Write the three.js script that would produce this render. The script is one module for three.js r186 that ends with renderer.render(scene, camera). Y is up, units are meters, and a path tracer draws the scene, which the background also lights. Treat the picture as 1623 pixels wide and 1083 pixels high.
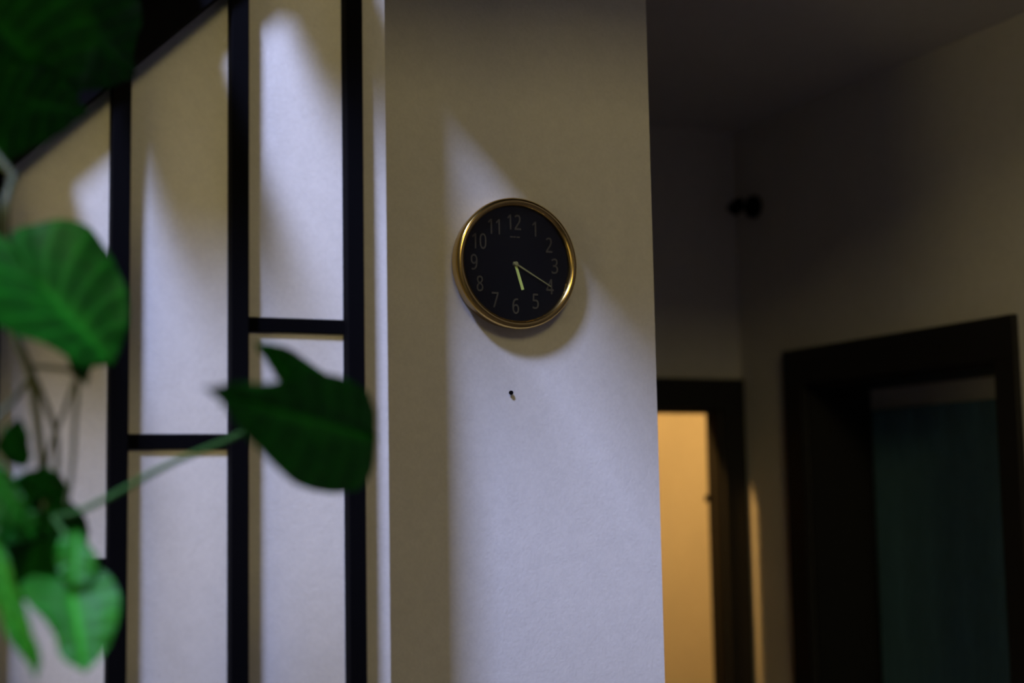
import * as THREE from 'three';
import { RoundedBoxGeometry } from 'three/addons/geometries/RoundedBoxGeometry.js';
import { TextGeometry } from 'three/addons/geometries/TextGeometry.js';
import { FontLoader } from 'three/addons/loaders/FontLoader.js';
import { mergeGeometries } from 'three/addons/utils/BufferGeometryUtils.js';
import { RectAreaLightUniformsLib } from 'three/addons/lights/RectAreaLightUniformsLib.js';

// ---------------------------------------------------------------- camera, light, exposure
const scene = new THREE.Scene();
scene.background = new THREE.Color(0x000000);
const camera = new THREE.PerspectiveCamera(26.03, 1623 / 1083, 0.05, 60);
camera.position.set(-1.1442, 1.7, 2.4383);
camera.rotation.set(0.10394, -0.43421, -0.01814, 'YXZ');
camera.focus = 2.9;
camera.userData.fStop = 1.3;

const renderer = new THREE.WebGLRenderer({ antialias: true });
renderer.toneMapping = THREE.LinearToneMapping;
renderer.toneMappingExposure = 0.9;
renderer.shadowMap.enabled = true;
RectAreaLightUniformsLib.init();

function areaLight(color, intensity, w, h, pos, target) {
  const l = new THREE.RectAreaLight(color, intensity, w, h);
  l.position.set(...pos); l.lookAt(...target); scene.add(l);
  return l;
}
const SKY = new THREE.Color().setRGB(0.48, 0.56, 1.0);        // cool daylight from an unseen high window, lights the stair and clock walls
const UNSEEN_LEFT = new THREE.Color().setRGB(1.0, 0.80, 0.31);    // warm light from an unseen source on the left, lifts the stair wall
const UNSEEN_REAR = new THREE.Color().setRGB(1.0, 0.82, 0.36);    // warm light from an unseen source behind the camera, lights the shaded walls
const LAMP = new THREE.Color().setRGB(1.0, 0.54, 0.15);       // unseen bulb that lights the far room
areaLight(SKY, 345, 0.85, 0.85, [-2.335, 5.2, 2.0], [0, 5.2, 2.0]);
areaLight(UNSEEN_LEFT, 1.4, 1.0, 1.3, [-2.29, 1.8, 1.0], [0, 1.8, 1.0]);
areaLight(UNSEEN_REAR, 9.6, 1.6, 1.3, [-1.3, 4.9, 6.44], [-1.3, 4.9, 0]);

// ---------------------------------------------------------------- helpers
let seed = 20240611;
const rnd = () => { seed = (seed * 1664525 + 1013904223) >>> 0; return seed / 4294967296; };
const V3 = (a) => new THREE.Vector3(...a);
const taken = {};
const numbered = (n) => { const k = taken[n] = (taken[n] ?? -1) + 1; return k ? `${n}_${String(k).padStart(3, '0')}` : n; };
function mesh(name, geo, mat, parent = scene) {
  const m = new THREE.Mesh(geo, mat);
  m.name = parent === scene ? numbered(name) : name;
  m.castShadow = m.receiveShadow = true;
  parent.add(m);
  return m;
}
function thing(name, label, category, pos = [0, 0, 0], group) {
  const g = new THREE.Group(); g.name = numbered(name); g.position.set(...pos); scene.add(g);
  g.userData = { label, category };
  if (group) g.userData.group = group;
  return g;
}
function boxGeo(x0, x1, y0, y1, z0, z1) {
  const g = new THREE.BoxGeometry(x1 - x0, y1 - y0, z1 - z0);
  // uv in metres
  const p = g.attributes.position, n = g.attributes.normal, uv = g.attributes.uv;
  g.translate((x0 + x1) / 2, (y0 + y1) / 2, (z0 + z1) / 2);
  for (let i = 0; i < p.count; i++) {
    const ax = Math.abs(n.getX(i)), ay = Math.abs(n.getY(i));
    if (ax > 0.5) uv.setXY(i, p.getZ(i), p.getY(i)); else if (ay > 0.5) uv.setXY(i, p.getX(i), p.getZ(i)); else uv.setXY(i, p.getX(i), p.getY(i));
  }
  return g;
}
function struct(name, boxes, mat, label, category = 'wall') {
  const m = mesh(name, boxes.length > 1 ? mergeGeometries(boxes.map((b) => boxGeo(...b))) : boxGeo(...boxes[0]), mat);
  m.userData = { kind: 'structure', label, category };
  return m;
}
function rbox(x0, x1, y0, y1, z0, z1, r = 0.002, seg = 2) {
  const g = new RoundedBoxGeometry(x1 - x0, y1 - y0, z1 - z0, seg, r);
  g.translate((x0 + x1) / 2, (y0 + y1) / 2, (z0 + z1) / 2);
  return g;
}

// ---------------------------------------------------------------- textures
function noiseTex(size, octaves, fn, srgb) {
  const grids = octaves.map(([cells, amp]) => ({ cells, amp, g: Float32Array.from({ length: cells * cells }, () => rnd() - 0.5) }));
  const data = new Uint8Array(size * size * 4);
  for (let y = 0; y < size; y++) for (let x = 0; x < size; x++) {
    let v = 0;
    for (const { cells, amp, g } of grids) {
      const fx = x / size * cells, fy = y / size * cells, ix = Math.floor(fx), iy = Math.floor(fy);
      const u = (fx - ix) ** 2 * (3 - 2 * (fx - ix)), w = (fy - iy) ** 2 * (3 - 2 * (fy - iy));
      const a = g[(iy % cells) * cells + ix % cells], b = g[(iy % cells) * cells + (ix + 1) % cells];
      const c = g[((iy + 1) % cells) * cells + ix % cells], d = g[((iy + 1) % cells) * cells + (ix + 1) % cells];
      v += amp * ((a * (1 - u) + b * u) * (1 - w) + (c * (1 - u) + d * u) * w);
    }
    const [r, g_, b_] = fn(v, x / size, y / size);
    const o = (y * size + x) * 4;
    data[o] = r; data[o + 1] = g_; data[o + 2] = b_; data[o + 3] = 255;
  }
  const t = new THREE.DataTexture(data, size, size);
  t.wrapS = t.wrapT = THREE.RepeatWrapping; t.magFilter = THREE.LinearFilter; t.minFilter = THREE.LinearMipmapLinearFilter; t.generateMipmaps = true;
  if (srgb) t.colorSpace = THREE.SRGBColorSpace;
  t.needsUpdate = true;
  return t;
}
const grey = (v) => { const k = Math.max(0, Math.min(255, 128 + v * 127)); return [k, k, k]; };
const plasterBump = noiseTex(512, [[128, 0.7], [256, 0.8], [16, 0.3]], grey);
plasterBump.repeat.set(1.4, 1.4);
const plasterTint = noiseTex(512, [[3, 0.25], [9, 0.3], [60, 0.35], [256, 0.5]], (v) => { const k = 238 + v * 14; return [k, k * 0.995, k * 0.98]; }, true);
plasterTint.repeat.set(0.9, 0.9);
const woodTint = noiseTex(256, [[4, 0.4], [64, 0.5], [128, 0.5]], (v) => { const k = 200 + v * 70; return [k, k, k]; }, true);
woodTint.repeat.set(6, 0.7);

// ---------------------------------------------------------------- materials
const M = {
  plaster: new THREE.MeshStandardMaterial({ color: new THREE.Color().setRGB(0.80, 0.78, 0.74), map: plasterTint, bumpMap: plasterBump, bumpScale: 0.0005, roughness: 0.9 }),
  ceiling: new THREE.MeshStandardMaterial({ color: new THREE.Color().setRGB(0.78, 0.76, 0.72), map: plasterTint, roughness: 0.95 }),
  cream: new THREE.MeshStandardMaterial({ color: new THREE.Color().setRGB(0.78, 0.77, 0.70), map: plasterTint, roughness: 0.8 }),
  unseenDark: new THREE.MeshStandardMaterial({ color: new THREE.Color().setRGB(0.06, 0.045, 0.035), map: woodTint, roughness: 0.8 }),  // for surfaces out of view; dark colour chosen to hold down bounced light
  floor: new THREE.MeshStandardMaterial({ color: new THREE.Color().setRGB(0.08, 0.055, 0.04), map: woodTint, roughness: 0.7 }),
  steel: new THREE.MeshPhysicalMaterial({ color: new THREE.Color().setRGB(0.002, 0.002, 0.003), roughness: 0.8, specularIntensity: 0.1 }),
  darkWood: new THREE.MeshStandardMaterial({ color: new THREE.Color().setRGB(0.012, 0.010, 0.010), map: woodTint, roughness: 0.6 }),
  doorGreen: new THREE.MeshStandardMaterial({ color: new THREE.Color().setRGB(0.16, 0.36, 0.42), map: woodTint, roughness: 0.55 }),
  gold: new THREE.MeshPhysicalMaterial({ color: new THREE.Color().setRGB(0.62, 0.43, 0.14), metalness: 1, roughness: 0.2 }),
  dial: new THREE.MeshPhysicalMaterial({ color: new THREE.Color().setRGB(0.003, 0.003, 0.003), roughness: 0.9, specularIntensity: 0.05 }),
  numeral: new THREE.MeshStandardMaterial({ color: new THREE.Color().setRGB(0.040, 0.033, 0.013), roughness: 0.55 }),
  lumeHand: new THREE.MeshStandardMaterial({ color: new THREE.Color().setRGB(0.52, 0.62, 0.13), roughness: 0.6 }),
  thinHand: new THREE.MeshStandardMaterial({ color: new THREE.Color().setRGB(0.20, 0.19, 0.06), roughness: 0.5 }),
  glass: new THREE.MeshPhysicalMaterial({ color: 0xffffff, transmission: 1, thickness: 0, roughness: 0.02, ior: 1.45 }),
  stem: new THREE.MeshStandardMaterial({ color: new THREE.Color().setRGB(0.04, 0.055, 0.014), roughness: 0.55 }),
  petiole: new THREE.MeshPhysicalMaterial({ color: new THREE.Color().setRGB(0.045, 0.14, 0.035), roughness: 0.8, specularIntensity: 0.25 }),
  clay: new THREE.MeshStandardMaterial({ color: new THREE.Color().setRGB(0.30, 0.13, 0.07), map: plasterTint, roughness: 0.9 }),
  soil: new THREE.MeshStandardMaterial({ color: new THREE.Color().setRGB(0.03, 0.02, 0.015), roughness: 1 }),
  brass: new THREE.MeshStandardMaterial({ color: new THREE.Color().setRGB(0.25, 0.18, 0.08), metalness: 1, roughness: 0.4 }),
  sky: new THREE.MeshStandardMaterial({ color: 0x000000, emissive: SKY, emissiveIntensity: 6 }),
  evening: new THREE.MeshStandardMaterial({ color: 0x000000, emissive: UNSEEN_REAR, emissiveIntensity: 2 }),  // glow of the unseen warm window behind the camera
  curtain: new THREE.MeshStandardMaterial({ color: new THREE.Color().setRGB(0.6, 0.52, 0.38), emissive: UNSEEN_LEFT, emissiveIntensity: 0.8, roughness: 1 }),  // glowing cloth of the unseen window on the left
  bulb: new THREE.MeshStandardMaterial({ color: 0x000000, emissive: LAMP, emissiveIntensity: 6 }),
};

// ---------------------------------------------------------------- the setting
const XL = -2.36, XR = 1.763, ZR = 6.5, HC = 2.974, HT = 6.6, ZB = -1.9245, WE = -0.2548, WR = 0.43, D = 0.24;
struct('floor', [[XL - 0.2, XR + 1.6, -0.2, 0, ZB - 2.6, ZR + 0.2]], M.floor, 'unseen floor of the hall, coloured dark to cut bounced light', 'floor');  // out of view; dark colour limits the light it bounces back
struct('wall_front', [[XL - 0.2, WE, 0, HT, -D, 0]], M.plaster, 'white plaster wall behind the black stair bars', 'wall');
struct('wall_middle', [[XL - 0.2, WR, 0, HT, -D - 0.16, -D], [WR, XR, HC, HT, -D - 0.16, -D]], M.plaster, 'white plaster wall that carries the round clock', 'wall');
struct('wall_left', [[XL - 0.2, XL, 0, 4.77, 0, ZR], [XL - 0.2, XL, 5.63, HT, 0, ZR], [XL - 0.2, XL, 4.77, 5.63, 0, 1.57], [XL - 0.2, XL, 4.77, 5.63, 2.43, ZR]], M.plaster, 'white plaster wall on the stair side', 'wall');
struct('wall_rear', [[XL - 0.2, XR + 0.25, 0, 4.25, ZR, ZR + 0.2], [XL - 0.2, XR + 0.25, 5.55, HT, ZR, ZR + 0.2], [XL - 0.2, -2.1, 4.25, 5.55, ZR, ZR + 0.2], [-0.5, XR + 0.25, 4.25, 5.55, ZR, ZR + 0.2]], M.unseenDark, 'unseen wall at the far end of the hall, coloured dark to cut bounced light', 'wall');
const DZ0 = -1.546, DZ1 = -0.660, DT = 2.045, RV = 0.25;            // opening of the door in the right wall
struct('wall_right_hall', [[XR, XR + RV, 0, HT, -0.2, ZR]], M.unseenDark, 'unseen side wall of the hall, coloured dark to cut bounced light', 'wall');
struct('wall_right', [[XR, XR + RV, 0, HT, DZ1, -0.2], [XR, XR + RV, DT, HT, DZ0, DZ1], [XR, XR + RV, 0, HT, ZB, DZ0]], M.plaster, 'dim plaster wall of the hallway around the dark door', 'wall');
const BX0 = 0.9, BX1 = 1.672, BT = 1.985, BD = 0.075;
struct('wall_back', [[XL, BX0, 0, HC, ZB - BD, ZB], [BX0, BX1, BT, HC, ZB - BD, ZB], [BX1, XR + RV, 0, HC, ZB - BD, ZB]], M.plaster, 'dim plaster wall at the end of the hallway', 'wall');
struct('ceiling', [[XL, XR + RV, HC, HC + 0.15, ZB - BD, -D - 0.16]], M.ceiling, 'dim ceiling of the hallway', 'ceiling');
struct('landing', [[-0.53, XR, HC, HC + 0.18, 0, 0.60], [-0.43, XR, HC, HC + 0.18, 0.60, 0.82], [WE, XR, HC, HC + 0.18, -D, 0]], M.unseenDark, 'upper landing out of view, shaped to shade the clock wall and hallway', 'landing');  // out of view; front edge extended to keep daylight off the hallway
struct('ceiling_hall', [[XL - 0.2, XR + RV, HT, HT + 0.15, -D - 0.16, ZR + 0.2]], M.unseenDark, 'unseen ceiling high above the stairs, coloured dark to cut bounced light', 'ceiling');
// the lit room beyond the end door
struct('wall_far', [[1.9, 2.0, 0, 2.7, -4.4, ZB - BD]], M.plaster, 'plaster wall of the lamp-lit room', 'wall');
struct('wall_far_side', [[-0.6, 2.0, 0, 2.7, -4.5, -4.4], [-0.7, -0.6, 0, 2.7, -4.5, ZB - BD]], M.unseenDark, 'unseen walls of the lamp-lit room, coloured dark to cut bounced light', 'wall');
struct('ceiling_far', [[-0.7, 2.0, 2.7, 2.8, -4.5, ZB - BD]], M.unseenDark, 'unseen ceiling of the lamp-lit room, coloured dark to cut bounced light', 'ceiling');
// little room behind the door in the right wall
struct('wall_closet', [[XR + RV + 0.2, XR + RV + 0.3, 0, 2.5, ZB - 0.04, 0], [XR + RV, XR + RV + 0.2, 0, 2.5, -0.1, 0], [XR + RV, XR + RV + 0.3, 2.5, 2.6, ZB - 0.04, 0]], M.plaster, 'plain wall behind the green door', 'wall');

// windows out of view, placed to light the stair wall and clock wall
{
  const w = new THREE.Group(); w.name = 'window_1'; scene.add(w);
  w.userData = { kind: 'structure', label: 'unseen high window that lights the stair and clock walls', category: 'window' };
  mesh('pane', boxGeo(XL - 0.06, XL - 0.05, 4.77, 5.63, 1.57, 2.43), M.sky, w);
  const c = new THREE.Group(); c.name = 'window_2'; scene.add(c);
  c.userData = { kind: 'structure', label: 'unseen curtained window that warms the stair wall', category: 'window' };
  const g = new THREE.PlaneGeometry(1.1, 1.4, 120, 1), p = g.attributes.position;
  for (let i = 0; i < p.count; i++) p.setZ(i, 0.02 * Math.sin(p.getX(i) * 42));
  g.rotateY(Math.PI / 2); g.translate(XL + 0.03, 1.8, 1.0); g.computeVertexNormals();
  mesh('curtain', g, M.curtain, c);
  const e = new THREE.Group(); e.name = 'window_3'; scene.add(e);
  e.userData = { kind: 'structure', label: 'unseen high window behind the camera that warms the shaded walls', category: 'window' };
  mesh('pane', boxGeo(-2.1, -0.5, 4.25, 5.55, ZR + 0.05, ZR + 0.06), M.evening, e);
}

// end door: dark frame and the leaf standing open into the lit room
{
  const d = new THREE.Group(); d.name = 'door_1'; scene.add(d);
  d.userData = { kind: 'structure', label: 'dark wooden door frame open to the lamp-lit room', category: 'door' };
  mesh('door_casing', rbox(BX1, XR - 0.002, 0, BT, ZB, ZB + 0.022), M.darkWood, d);
  mesh('door_casing', rbox(BX0 - 0.12, BX0, 0, BT, ZB, ZB + 0.022), M.darkWood, d);
  mesh('door_casing', rbox(BX0 - 0.12, XR - 0.002, BT, BT + 0.105, ZB, ZB + 0.022), M.darkWood, d);
  mesh('jamb', boxGeo(BX1 - 0.012, BX1, 0, BT, ZB - BD, ZB), M.darkWood, d);
  mesh('jamb', boxGeo(BX0, BX0 + 0.012, 0, BT, ZB - BD, ZB), M.darkWood, d);
  mesh('jamb', boxGeo(BX0, BX1, BT - 0.012, BT, ZB - BD, ZB), M.darkWood, d);
  mesh('latch', rbox(BX1 - 0.026, BX1 - 0.011, 1.665, 1.69, ZB - BD - 0.004, ZB - BD + 0.02, 0.003), M.darkWood, d);
}
// door in the right wall: casing, deep reveal, plain panel over a dark green leaf
{
  const d = new THREE.Group(); d.name = 'door_2'; scene.add(d);
  d.userData = { kind: 'structure', label: 'dark green door set deep in a black wooden frame', category: 'door' };
  const C0 = -1.6454, C1 = -0.5826, CT = 2.1627;
  mesh('door_casing', rbox(XR - 0.022, XR, 0, DT, C0, DZ0), M.darkWood, d);
  mesh('door_casing', rbox(XR - 0.022, XR, 0, DT, DZ1, C1), M.darkWood, d);
  mesh('door_casing', rbox(XR - 0.022, XR, DT, CT, C0, C1), M.darkWood, d);
  mesh('jamb', boxGeo(XR, XR + RV, 0, DT, DZ0, DZ0 + 0.015), M.darkWood, d);
  mesh('jamb', boxGeo(XR, XR + RV, 0, DT, DZ1 - 0.015, DZ1), M.darkWood, d);
  mesh('jamb', boxGeo(XR, XR + RV, DT - 0.015, DT, DZ0, DZ1), M.darkWood, d);
  mesh('transom_panel', boxGeo(XR + RV + 0.001, XR + RV + 0.03, 1.96, DT + 0.05, DZ0 - 0.05, DZ1 + 0.05), M.cream, d);
  mesh('transom_panel', boxGeo(XR + RV + 0.001, XR + RV + 0.03, 0, 1.96, DZ0 - 0.05, DZ0 + 0.04), M.plaster, d);
  mesh('door_leaf', rbox(XR + RV - 0.02, XR + RV + 0.02, 0.01, 1.96, DZ0 + 0.04, DZ1 + 0.05), M.doorGreen, d);
}

// ---------------------------------------------------------------- black steel staircase with upright bars
{
  const s = thing('steel_staircase', 'black steel stair with sloping stringer, square upright bars and short crossbars', 'staircase');
  const zc = 0.022, T = 0.03, XB = [-0.9203, -0.7231, -0.527, -0.3243], HB = [1.600, 1.798, 1.9957];
  const under = (x) => 2.532 + (x + 0.5807) * 0.962;                 // underside of the stringer
  XB.forEach((x) => mesh('upright_bar', rbox(x - T / 2, x + T / 2, 0, under(x) + 0.06, zc - T / 2, zc + T / 2, 0.0025), M.steel, s));
  HB.forEach((y, i) => mesh('crossbar', rbox(XB[i] + 0.002, XB[i + 1] - 0.002, y - 0.0125, y + 0.0125, 0.001, 0.008, 0.002), M.steel, s));
  const x0 = -1.9, x1 = -0.375, sh = new THREE.Shape([[x0, under(x0)], [x1, under(x1)], [x1, under(x1) + 0.24], [x0, under(x0) + 0.24]].map((q) => new THREE.Vector2(...q)));
  const sg = new THREE.ExtrudeGeometry(sh, { depth: 0.055, bevelEnabled: false }); sg.translate(0, 0, 0.002);
  mesh('stringer', sg, M.steel, s);
  const W = 0.178, Z0 = 0.02, Z1 = 0.36, SK = -0.38;  // treads mostly out of view, narrowed and skewed to shape the daylight wedges
  for (let i = -4; i <= 1; i++) {
    const x = -0.797 + 0.23 * i, y = 2.6055 + 0.2213 * i;
    const g = new RoundedBoxGeometry(W, 0.035, Z1 - Z0, 2, 0.004); g.translate(W / 2, 0, (Z1 - Z0) / 2);
    const p = g.attributes.position;
    for (let k = 0; k < p.count; k++) p.setX(k, p.getX(k) + SK * p.getZ(k));
    g.translate(x, y, Z0); g.computeVertexNormals();
    mesh('tread', g, M.steel, s);
  }
}

// ---------------------------------------------------------------- wall clock
{
  const c = thing('wall_clock', 'round wall clock with gold rim, black dial and green hour hand', 'clock', [0.0945, 2.161, -D]);
  const prof = [[0.120, 0.0], [0.1255, 0.002], [0.1275, 0.006], [0.1285, 0.018], [0.1290, 0.030]];
  for (let k = 0; k <= 16; k++) { const a = -0.35 + k / 16 * 3.6; prof.push([0.1238 + 0.0085 * Math.cos(a), 0.0375 + 0.0095 * Math.sin(a)]); }
  prof.push([0.1162, 0.028], [0.1165, 0.024]);
  const rim = new THREE.LatheGeometry(prof.map((q) => new THREE.Vector2(...q)), 128); rim.rotateX(Math.PI / 2);
  mesh('rim', rim, M.gold, c);
  const dial = new THREE.CylinderGeometry(0.119, 0.119, 0.018, 96); dial.rotateX(Math.PI / 2); dial.translate(0, 0, 0.018);
  const dl = mesh('dial', dial, M.dial, c);
  const font = await new FontLoader().loadAsync('fonts/droid/droid_sans_regular.typeface.json');
  for (let h = 1; h <= 12; h++) {
    const g = new TextGeometry(String(h), { font, size: 0.0245, depth: 0.0012, curveSegments: 8, bevelEnabled: false });
    g.computeBoundingBox(); const b = g.boundingBox;
    g.translate(-(b.min.x + b.max.x) / 2, -(b.min.y + b.max.y) / 2, 0);
    g.scale(0.92, 1.25, 1);
    const a = h * Math.PI / 6;
    g.translate(Math.sin(a) * 0.089, Math.cos(a) * 0.085, 0.0272);
    mesh('numeral', g, M.numeral, dl);
  }
  // the tiny unreadable maker's mark under the twelve
  const mk = []; for (const [x, w] of [[-0.0095, 0.006], [-0.002, 0.005], [0.005, 0.007]]) mk.push(boxGeo(x, x + w, 0.0535, 0.0562, 0.0272, 0.028));
  mesh('maker_mark', mergeGeometries(mk), M.numeral, dl);
  const hand = (len, tail, w0, w1, z) => {
    const sh = new THREE.Shape([[-w0 / 2, -tail], [w0 / 2, -tail], [w1 / 2, len], [-w1 / 2, len]].map((q) => new THREE.Vector2(...q)));
    const g = new THREE.ExtrudeGeometry(sh, { depth: 0.0012, bevelEnabled: false }); g.translate(0, 0, z); return g;
  };
  const hh = hand(0.054, 0.004, 0.0052, 0.0058, 0.0295); hh.rotateZ(-163.5 * Math.PI / 180);
  mesh('hour_hand', hh, M.lumeHand, c).userData.label = 'short bright yellow-green hour hand';
  const mh = hand(0.088, 0.006, 0.0036, 0.0016, 0.0315); mh.rotateZ(-119 * Math.PI / 180);
  mesh('minute_hand', mh, M.thinHand, c);
  const cap = new THREE.CylinderGeometry(0.0042, 0.0046, 0.008, 24); cap.rotateX(Math.PI / 2); cap.translate(0, 0, 0.031);
  mesh('centre_cap', cap, M.thinHand, c);
  const gl = new THREE.CircleGeometry(0.1185, 96); gl.translate(0, 0, 0.0375);
  mesh('glass', gl, M.glass, c);
}
// nail left in the wall under the clock
{
  const g = mergeGeometries([new THREE.CylinderGeometry(0.004, 0.0045, 0.003, 20).translate(0, 0.006, 0), new THREE.CylinderGeometry(0.0018, 0.0018, 0.007, 12).translate(0, 0.0015, 0)]);
  g.rotateX(Math.PI / 2); g.translate(0.0909, 1.9044, -D + 0.001);
  mesh('nail', g, M.steel).userData = { label: 'small dark nail in the plaster under the clock', category: 'nail' };
}
// unlit dark lamp in the hallway corner
{
  const l = thing('wall_lamp', 'small dark unlit lamp high in the hallway corner', 'lamp', [XR, 2.684, -1.80]);
  const bp = new THREE.CylinderGeometry(0.038, 0.040, 0.018, 32); bp.rotateZ(Math.PI / 2); bp.translate(-0.009, 0, 0);
  mesh('back_plate', bp, M.steel, l);
  mesh('arm', new THREE.TubeGeometry(new THREE.CatmullRomCurve3([V3([-0.015, 0, 0]), V3([-0.045, -0.004, 0]), V3([-0.07, -0.012, 0])]), 12, 0.009, 10), M.steel, l);
  const sh = new THREE.LatheGeometry([[0.0, 0.045], [0.012, 0.043], [0.020, 0.02], [0.026, -0.01], [0.023, -0.01], [0.0, 0.03]].map((q) => new THREE.Vector2(...q)), 32);
  sh.rotateZ(-0.7); sh.translate(-0.085, -0.01, 0);
  mesh('lamp_shade', sh, M.steel, l);
}

// ---------------------------------------------------------------- unseen lamp that lights the far room
{
  const l = thing('unseen_wall_sconce', 'unseen warm bulb that lights the room past the end door', 'lamp', [-0.3, 2.43, ZB - BD - 0.2]);
  mesh('bulb', new THREE.SphereGeometry(0.03, 24, 16), M.bulb, l);
  mesh('socket', new THREE.CylinderGeometry(0.016, 0.018, 0.05, 20).translate(0, 0.055, 0), M.brass, l);
  mesh('bracket', mergeGeometries([boxGeo(-0.006, 0.006, 0.074, 0.086, 0, 0.19), boxGeo(-0.03, 0.03, 0.03, 0.13, 0.188, 0.2)]), M.brass, l);
  mesh('unseen_lamp_bowl', new THREE.LatheGeometry([[0.001, -0.085], [0.03, -0.082], [0.052, -0.06], [0.062, -0.038], [0.058, -0.038], [0.048, -0.058], [0.028, -0.076], [0.001, -0.08]].map((q) => new THREE.Vector2(...q)), 40), M.brass, l);  // unseen bowl placed to dim the lower part of the lit wall
  const pl = new THREE.PointLight(LAMP, 15.5, 0, 2); pl.castShadow = true; pl.shadow.radius = 1.5; l.add(pl);
}

// ---------------------------------------------------------------- trailing plant
const leafTex = (() => {                                             // veins, mottling and painted light along the midrib; u along it, v across
  const S = 256, c = document.createElement('canvas'); c.width = c.height = S;
  const x = c.getContext('2d');
  x.fillStyle = '#457f3a'; x.fillRect(0, 0, S, S);
  for (let i = 0; i < 900; i++) { x.fillStyle = `rgba(${80 + rnd() * 90 | 0},${150 + rnd() * 80 | 0},${70 + rnd() * 50 | 0},0.10)`; const r = 3 + rnd() * 10; x.beginPath(); x.ellipse(rnd() * S, rnd() * S, r, r, 0, 0, 7); x.fill(); }
  x.lineCap = 'round';
  for (const [w, a] of [[46, 0.2], [24, 0.3], [9, 0.5]]) { x.strokeStyle = `rgba(205,250,170,${a})`; x.lineWidth = w; x.beginPath(); x.moveTo(0, S / 2); x.lineTo(S * 0.97, S / 2); x.stroke(); }  // pale midrib; the wide soft strokes paint the light lying along it
  x.strokeStyle = 'rgba(170,235,140,0.4)'; x.lineWidth = 5;
  for (let i = 0; i < 8; i++) for (const s of [-1, 1]) { const u = i / 8 * S; x.beginPath(); x.moveTo(u, S / 2); x.quadraticCurveTo(u + 6, S / 2 + s * S * 0.25, u + 26, S / 2 + s * S * 0.5); x.stroke(); }
  const t = new THREE.CanvasTexture(c); t.colorSpace = THREE.SRGBColorSpace; return t;
})();
const leafMat = (r, g, b) => new THREE.MeshPhysicalMaterial({ color: new THREE.Color().setRGB(r, g, b), map: leafTex, roughness: 0.5, specularIntensity: 0.45, side: THREE.DoubleSide });
M.leafDeep = leafMat(0.030, 0.28, 0.032);
M.leafLit = leafMat(0.11, 0.54, 0.09);  // brighter green paints in the daylight on the lower leaves
function leafGeo({ len, a, b, cup }) {
  const NS = 28, NT = 9, L = len / 1000, pos = [], uv = [], idx = [];
  const halves = [a, b].map((pts) => new THREE.CatmullRomCurve3([[0, 0], ...pts, [len, 0]].map(([x, y]) => new THREE.Vector3(x / 1000, y / 1000, 0)), false, 'centripetal').getSpacedPoints(NS));
  const height = (x, y, s, q) => cup * y * y / L * 1.6 - 0.10 * x * x / L + 0.0022 * q * (1 - q * 0.4) * Math.sin(s * 8 * Math.PI * 2 - q * 3) * Math.min(1, L / 0.1) + 0.003 * (q ** 3) * Math.sin(s * 17 + L * 90) + 0.0035 * Math.min(1, q * 5) * (L / 0.15);
  const th = 0.0009;
  for (const top of [1, -1]) halves.forEach((half, k) => {
    const base = pos.length / 3;
    for (let i = 0; i <= NS; i++) for (let j = 0; j <= NT; j++) {
      const s = i / NS, q = j / NT, mx = L * s ** 1.15;
      const x = mx + (half[i].x - mx) * q, y = half[i].y * q;
      pos.push(x, y, height(x, y, s, q) + (q < 1 && s > 0 && s < 1 ? top * th / 2 : 0));
      uv.push(s, 0.5 + (k ? -1 : 1) * q / 2);
    }
    for (let i = 0; i < NS; i++) for (let j = 0; j < NT; j++) {
      const A = base + i * (NT + 1) + j, B = A + NT + 1;
      const up = (half[NS >> 1].y > 0) === (top > 0);
      if (up) idx.push(A, B, A + 1, B, B + 1, A + 1); else idx.push(A, A + 1, B, B, A + 1, B + 1);
    }
  });
  const g = new THREE.BufferGeometry();
  g.setAttribute('position', new THREE.Float32BufferAttribute(pos, 3)); g.setAttribute('uv', new THREE.Float32BufferAttribute(uv, 2)); g.setIndex(idx);
  g.computeVertexNormals();
  return g;
}
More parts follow.
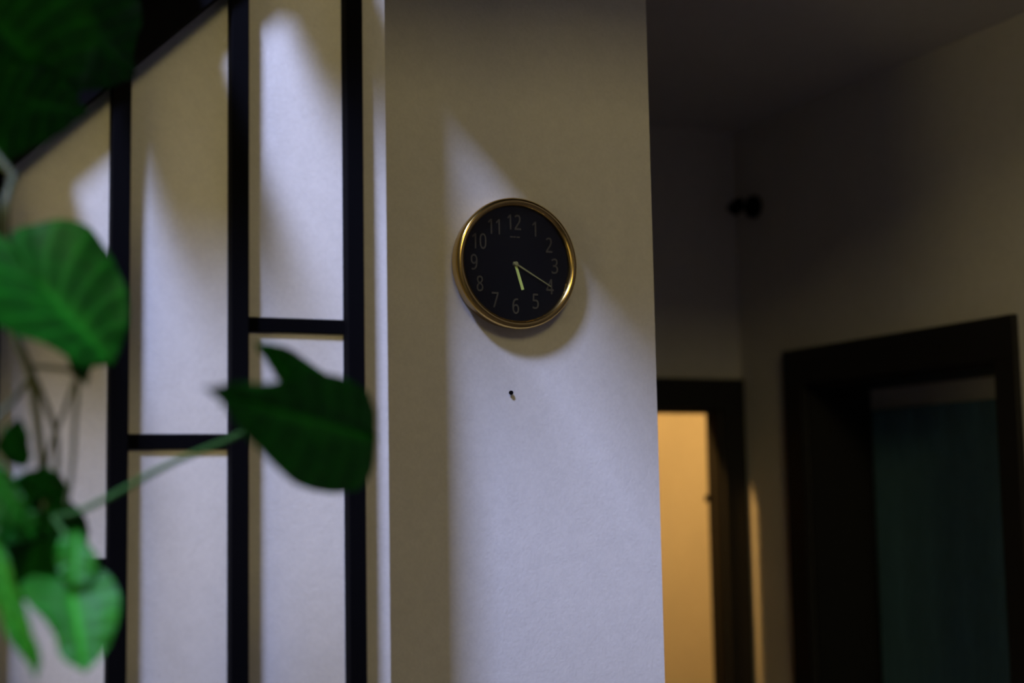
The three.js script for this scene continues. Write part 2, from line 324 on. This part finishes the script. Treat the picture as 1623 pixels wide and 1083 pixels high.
const LEAVES = [   // metres for the base point, unit vectors along the midrib and out of the blade, outline of both halves in millimetres
  { o: [-0.925, 2.341, 0.597], u: [0.732, -0.401, -0.55], n: [0.295, -0.541, 0.787], len: 201,
    a: [[7, 50], [74, 78], [140, 59], [167, 20]], b: [[-2, -55], [57, -79], [131, -72], [173, -40]], cup: 0.25 },
  { o: [-0.993, 2.198, 0.571], u: [0.97, -0.022, -0.241], n: [0.199, -0.497, 0.845], len: 151,
    a: [[22, 40], [67, 53], [116, 30], [138, 7]], b: [[-4, -53], [33, -86], [75, -59], [125, -23]], cup: 0.2 },
  { o: [-0.992, 2.284, 0.625], u: [0.726, -0.496, -0.477], n: [0.153, -0.56, 0.814], len: 168,
    a: [[-10, 69], [42, 103], [110, 83], [154, 34]], b: [[8, -37], [58, -65], [119, -61], [153, -29]], cup: 0.2 },
  { o: [-0.933, 1.97, 0.628], u: [0.714, -0.699, 0.042], n: [0.221, 0.281, 0.934], len: 144,
    a: [[-28, 5], [-51, 20], [-41, 52], [-12, 85], [40, 89], [93, 71], [131, 32]], b: [[-32, 9], [-68, 7], [-69, -40], [-12, -96], [36, -80], [77, -54], [120, -40], [128, -25]], cup: 0.22 },
  { o: [-0.881, 1.88, 0.608], u: [0.466, -0.818, -0.337], n: [0.309, -0.206, 0.928], len: 47,
    a: [[11, 16], [34, 12]], b: [[2, -8], [28, -5]], cup: 0.1 },
  { o: [-0.526, 1.777, 0.684], u: [-0.749, 0.116, 0.653], n: [0.621, -0.221, 0.752], len: 326,
    a: [[17, -27], [52, -48], [105, -57], [153, -53], [194, -39], [239, -23], [279, -16]], b: [[-8, 23], [2, 55], [42, 73], [97, 81], [166, 75], [210, 55], [254, 33], [294, 11]], cup: 0.15 },
  { o: [-0.585, 1.812, 0.638], u: [-0.634, 0.481, 0.606], n: [0.497, -0.348, 0.795], len: 149,
    a: [[30, 19], [84, 11], [117, 8]], b: [[-28, -29], [7, -41], [55, -36], [110, -23]], cup: -0.2 },
  { o: [-0.889, 1.612, 0.685], u: [0.055, -0.816, 0.575], n: [-0.202, 0.555, 0.807], len: 114,
    a: [[-10, -28], [-1, -53], [22, -49], [44, -36], [65, -26], [91, -22]], b: [[-14, 11], [0, 37], [31, 49], [63, 44], [88, 29], [104, 14]], cup: 0.3, litGreen: 1 },
  { o: [-0.881, 1.669, 0.673], u: [-0.121, -0.862, 0.493], n: [-0.101, 0.504, 0.858], len: 71,
    a: [[7, -16], [36, -21], [59, -13]], b: [[10, 9], [37, 23], [61, 19]], cup: 0.2, litGreen: 1 },
  { o: [-0.917, 1.663, 0.611], u: [-0.206, -0.947, -0.247], n: [0.302, -0.302, 0.905], len: 86,
    a: [[-5, -33], [26, -36], [60, -23]], b: [[5, 30], [36, 47], [68, 36]], cup: 0.2 },
  { o: [-0.935, 1.696, 0.584], u: [0.612, -0.668, -0.424], n: [0.351, -0.251, 0.902], len: 118,
    a: [[-1, 31], [43, 50], [102, 39]], b: [[-2, -28], [40, -42], [87, -27]], cup: 0.2 },
  { o: [-0.975, 1.666, 0.706], u: [0.21, -0.925, 0.318], n: [-0.56, 0.153, 0.814], len: 165,
    a: [[26, 10], [71, 12], [115, 15], [143, 13]], b: [[22, -21], [74, -18], [119, -12], [148, -3]], cup: 0.5, litGreen: 1 },
  { o: [-0.959, 1.788, 0.628], u: [0.502, -0.77, -0.394], n: [0.398, -0.199, 0.896], len: 59,
    a: [[-1, 22], [29, 19], [49, 13]], b: [[7, -16], [30, -19], [46, -11]], cup: 0.2 },
  { o: [-0.93, 1.74, 0.625], u: [0.714, -0.557, -0.424], n: [0.302, -0.302, 0.905], len: 74,
    a: [[9, 13], [36, 19], [63, 11]], b: [[8, -13], [34, -18], [62, -12]], cup: 0.2 },
  { o: [-0.987, 1.757, 0.678], u: [0.494, -0.839, 0.229], n: [-0.102, 0.205, 0.973], len: 93,
    a: [[20, 12], [56, 14], [79, 10]], b: [[28, -24], [68, -27], [89, -17]], cup: 0.2 },
  { o: [-0.979, 1.715, 0.632], u: [0.751, -0.657, 0.059], n: [0.102, 0.205, 0.973], len: 79,
    a: [[14, 22], [47, 21], [71, 12]], b: [[21, -30], [51, -32], [71, -18]], cup: 0.2 },
  { o: [-1.02, 2.5, 0.93], u: [0.152, -0.941, 0.303], n: [0.097, 0.32, 0.943], len: 140,  // this and the following matching leaves: out of view, shading those below
    a: [[-18,34],[10,62],[60,60],[105,32]], b: [[-18,-34],[10,-62],[60,-60],[105,-32]], cup: 0.25 },
  { o: [-0.86, 2.5, 0.95], u: [-0.152, -0.941, 0.303], n: [0.098, 0.291, 0.952], len: 140,
    a: [[-18,34],[10,62],[60,60],[105,32]], b: [[-18,-34],[10,-62],[60,-60],[105,-32]], cup: 0.25 },
  { o: [-0.94, 2.43, 1.0], u: [0.152, -0.941, 0.303], n: [0.097, 0.32, 0.943], len: 140,
    a: [[-18,34],[10,62],[60,60],[105,32]], b: [[-18,-34],[10,-62],[60,-60],[105,-32]], cup: 0.25 },
  { o: [-0.76, 2.47, 0.93], u: [-0.152, -0.941, 0.303], n: [0.098, 0.291, 0.952], len: 140,
    a: [[-18,34],[10,62],[60,60],[105,32]], b: [[-18,-34],[10,-62],[60,-60],[105,-32]], cup: 0.25 },
  { o: [-1.1, 2.44, 0.95], u: [0.152, -0.941, 0.303], n: [0.097, 0.32, 0.943], len: 140,
    a: [[-18,34],[10,62],[60,60],[105,32]], b: [[-18,-34],[10,-62],[60,-60],[105,-32]], cup: 0.25 },
  { o: [-0.909, 1.7, 0.608], u: [0.741, -0.559, -0.371], n: [0.309, -0.206, 0.928], len: 70,
    a: [[6, 18], [36, 19], [61, 13]], b: [[4, -16], [32, -24], [60, -14]], cup: 0.2 },
  { o: [-0.94, 1.731, 0.553], u: [0.543, -0.75, -0.378], n: [0.355, -0.203, 0.913], len: 115,
    a: [[6, 25], [51, 41], [98, 29]], b: [[6, -28], [47, -40], [92, -25]], cup: 0.2 },
  { o: [-0.946, 1.678, 0.555], u: [0.493, -0.8, -0.342], n: [0.309, -0.206, 0.928], len: 109,
    a: [[7, 23], [48, 38], [89, 27]], b: [[9, -27], [46, -35], [87, -21]], cup: 0.2 },
];
const STEMS = [
  [.005, [[-0.948, 2.095, 0.591], [-0.96, 2.051, 0.614], [-0.954, 1.989, 0.576], [-0.946, 1.913, 0.571], [-0.927, 1.862, 0.585], [-0.915, 1.782, 0.593], [-0.91, 1.729, 0.6], [-0.905, 1.692, 0.598]]],
  [.0035, [[-0.944, 1.902, 0.57], [-0.922, 1.859, 0.576], [-0.895, 1.782, 0.59], [-0.895, 1.722, 0.606]]],
  [.0028, [[-0.927, 1.866, 0.585], [-0.896, 1.862, 0.599], [-0.877, 1.856, 0.607], [-0.875, 1.79, 0.601], [-0.878, 1.737, 0.604], [-0.884, 1.699, 0.608]]],
  [.0026, [[-0.875, 1.847, 0.596], [-0.886, 1.809, 0.587], [-0.898, 1.775, 0.577], [-0.908, 1.73, 0.59]]],
  [.0035, [[-0.925, 1.851, 0.585], [-0.946, 1.823, 0.594], [-0.967, 1.797, 0.603], [-0.988, 1.759, 0.611]]],
  [.0036, [[-0.908, 1.688, 0.596], [-0.881, 1.687, 0.608], [-0.84, 1.704, 0.607], [-0.767, 1.743, 0.601], [-0.695, 1.773, 0.594], [-0.637, 1.794, 0.59], [-0.565, 1.789, 0.628], [-0.526, 1.778, 0.68]]],
  [.003, [[-0.946, 1.913, 0.571], [-0.946, 1.951, 0.575], [-0.932, 1.971, 0.62]]],
  [.003, [[-0.901, 1.688, 0.599], [-0.888, 1.662, 0.636], [-0.884, 1.634, 0.667], [-0.889, 1.612, 0.681]]],
  [.003, [[-0.916, 1.689, 0.603], [-0.958, 1.69, 0.662], [-0.975, 1.666, 0.704]]],
  [.003, [[-0.976, 2.141, 0.55], [-0.991, 2.172, 0.547], [-0.993, 2.198, 0.568]]],
  [.003, [[-1.34, 2.81, 0.73], [-1.2, 2.74, 0.85], [-1.11, 2.6, 0.88], [-1.02, 2.5, 0.93]]],  // from here, stalks of the out-of-view shading leaves
  [.003, [[-1.34, 2.81, 0.73], [-1.2, 2.74, 0.85], [-1.03, 2.6, 0.9], [-0.86, 2.5, 0.95]]],
  [.003, [[-1.34, 2.81, 0.73], [-1.2, 2.74, 0.85], [-1.07, 2.53, 0.95], [-0.94, 2.43, 1.0]]],
  [.003, [[-1.34, 2.81, 0.73], [-1.2, 2.74, 0.85], [-0.98, 2.57, 0.88], [-0.76, 2.47, 0.93]]],
  [.003, [[-1.34, 2.81, 0.73], [-1.2, 2.74, 0.85], [-1.15, 2.54, 0.9], [-1.1, 2.44, 0.95]]],
];
{
  const PX = -1.55, PY = 2.70, PZ = 0.75;                            // planter hung beside the stair
  const p = thing('trailing_plant', 'trailing plant with heart-shaped green leaves hanging from a planter before the stair bars', 'plant', [PX, PY, PZ]);
  const inv = new THREE.Matrix4().makeTranslation(-PX, -PY, -PZ);
  LEAVES.forEach((d, i) => {
    const u = V3(d.u).normalize(), n = V3(d.n).normalize(), v = n.clone().cross(u), o = V3(d.o);
    const g = leafGeo(d);
    g.applyMatrix4(inv.clone().multiply(new THREE.Matrix4().makeBasis(u, v, n).setPosition(o)));
    mesh('leaf', g, d.litGreen ? M.leafLit : M.leafDeep, p);
  });
  STEMS.forEach(([r, pts], i) => {
    const g = new THREE.TubeGeometry(new THREE.CatmullRomCurve3(pts.map(V3)), pts.length * 8, r, 10); g.applyMatrix4(inv);
    mesh(i < 5 ? 'vine' : 'leaf_stalk', g, i < 5 ? M.stem : M.petiole, p);
  });
  const up = new THREE.TubeGeometry(new THREE.CatmullRomCurve3([[-0.948, 2.095, 0.591], [-0.985, 2.15, 0.57], [-1.06, 2.30, 0.60], [-1.18, 2.56, 0.70], [-1.34, 2.81, 0.73], [-1.44, 2.84, 0.75], [-1.52, 2.76, 0.75]].map(V3)), 40, 0.005, 10); up.applyMatrix4(inv);
  mesh('vine', up, M.stem, p);
  // planter with its cords
  const pot = p;
  mesh('bowl', new THREE.LatheGeometry([[0, -0.10], [0.09, -0.10], [0.13, -0.02], [0.155, 0.09], [0.162, 0.09], [0.162, 0.11], [0.146, 0.11], [0.142, 0.08], [0.0, 0.075]].map((q) => new THREE.Vector2(...q)), 48), M.clay, pot);
  mesh('soil', new THREE.CylinderGeometry(0.14, 0.138, 0.02, 40).translate(0, 0.078, 0), M.soil, pot);
  for (let i = 0; i < 3; i++) {
    const a = i * 2.094 + 0.4, c = new THREE.CatmullRomCurve3([V3([0.158 * Math.cos(a), 0.105, 0.158 * Math.sin(a)]), V3([0.06 * Math.cos(a), 0.6, 0.06 * Math.sin(a)]), V3([0, 1.0, 0]), V3([0, HT - PY, 0])]);
    mesh('cord', new THREE.TubeGeometry(c, 30, 0.002, 6), M.steel, pot);
  }
}

scene.traverse((o) => { if (o.isMesh) { o.castShadow = true; o.receiveShadow = true; } });
renderer.render(scene, camera);
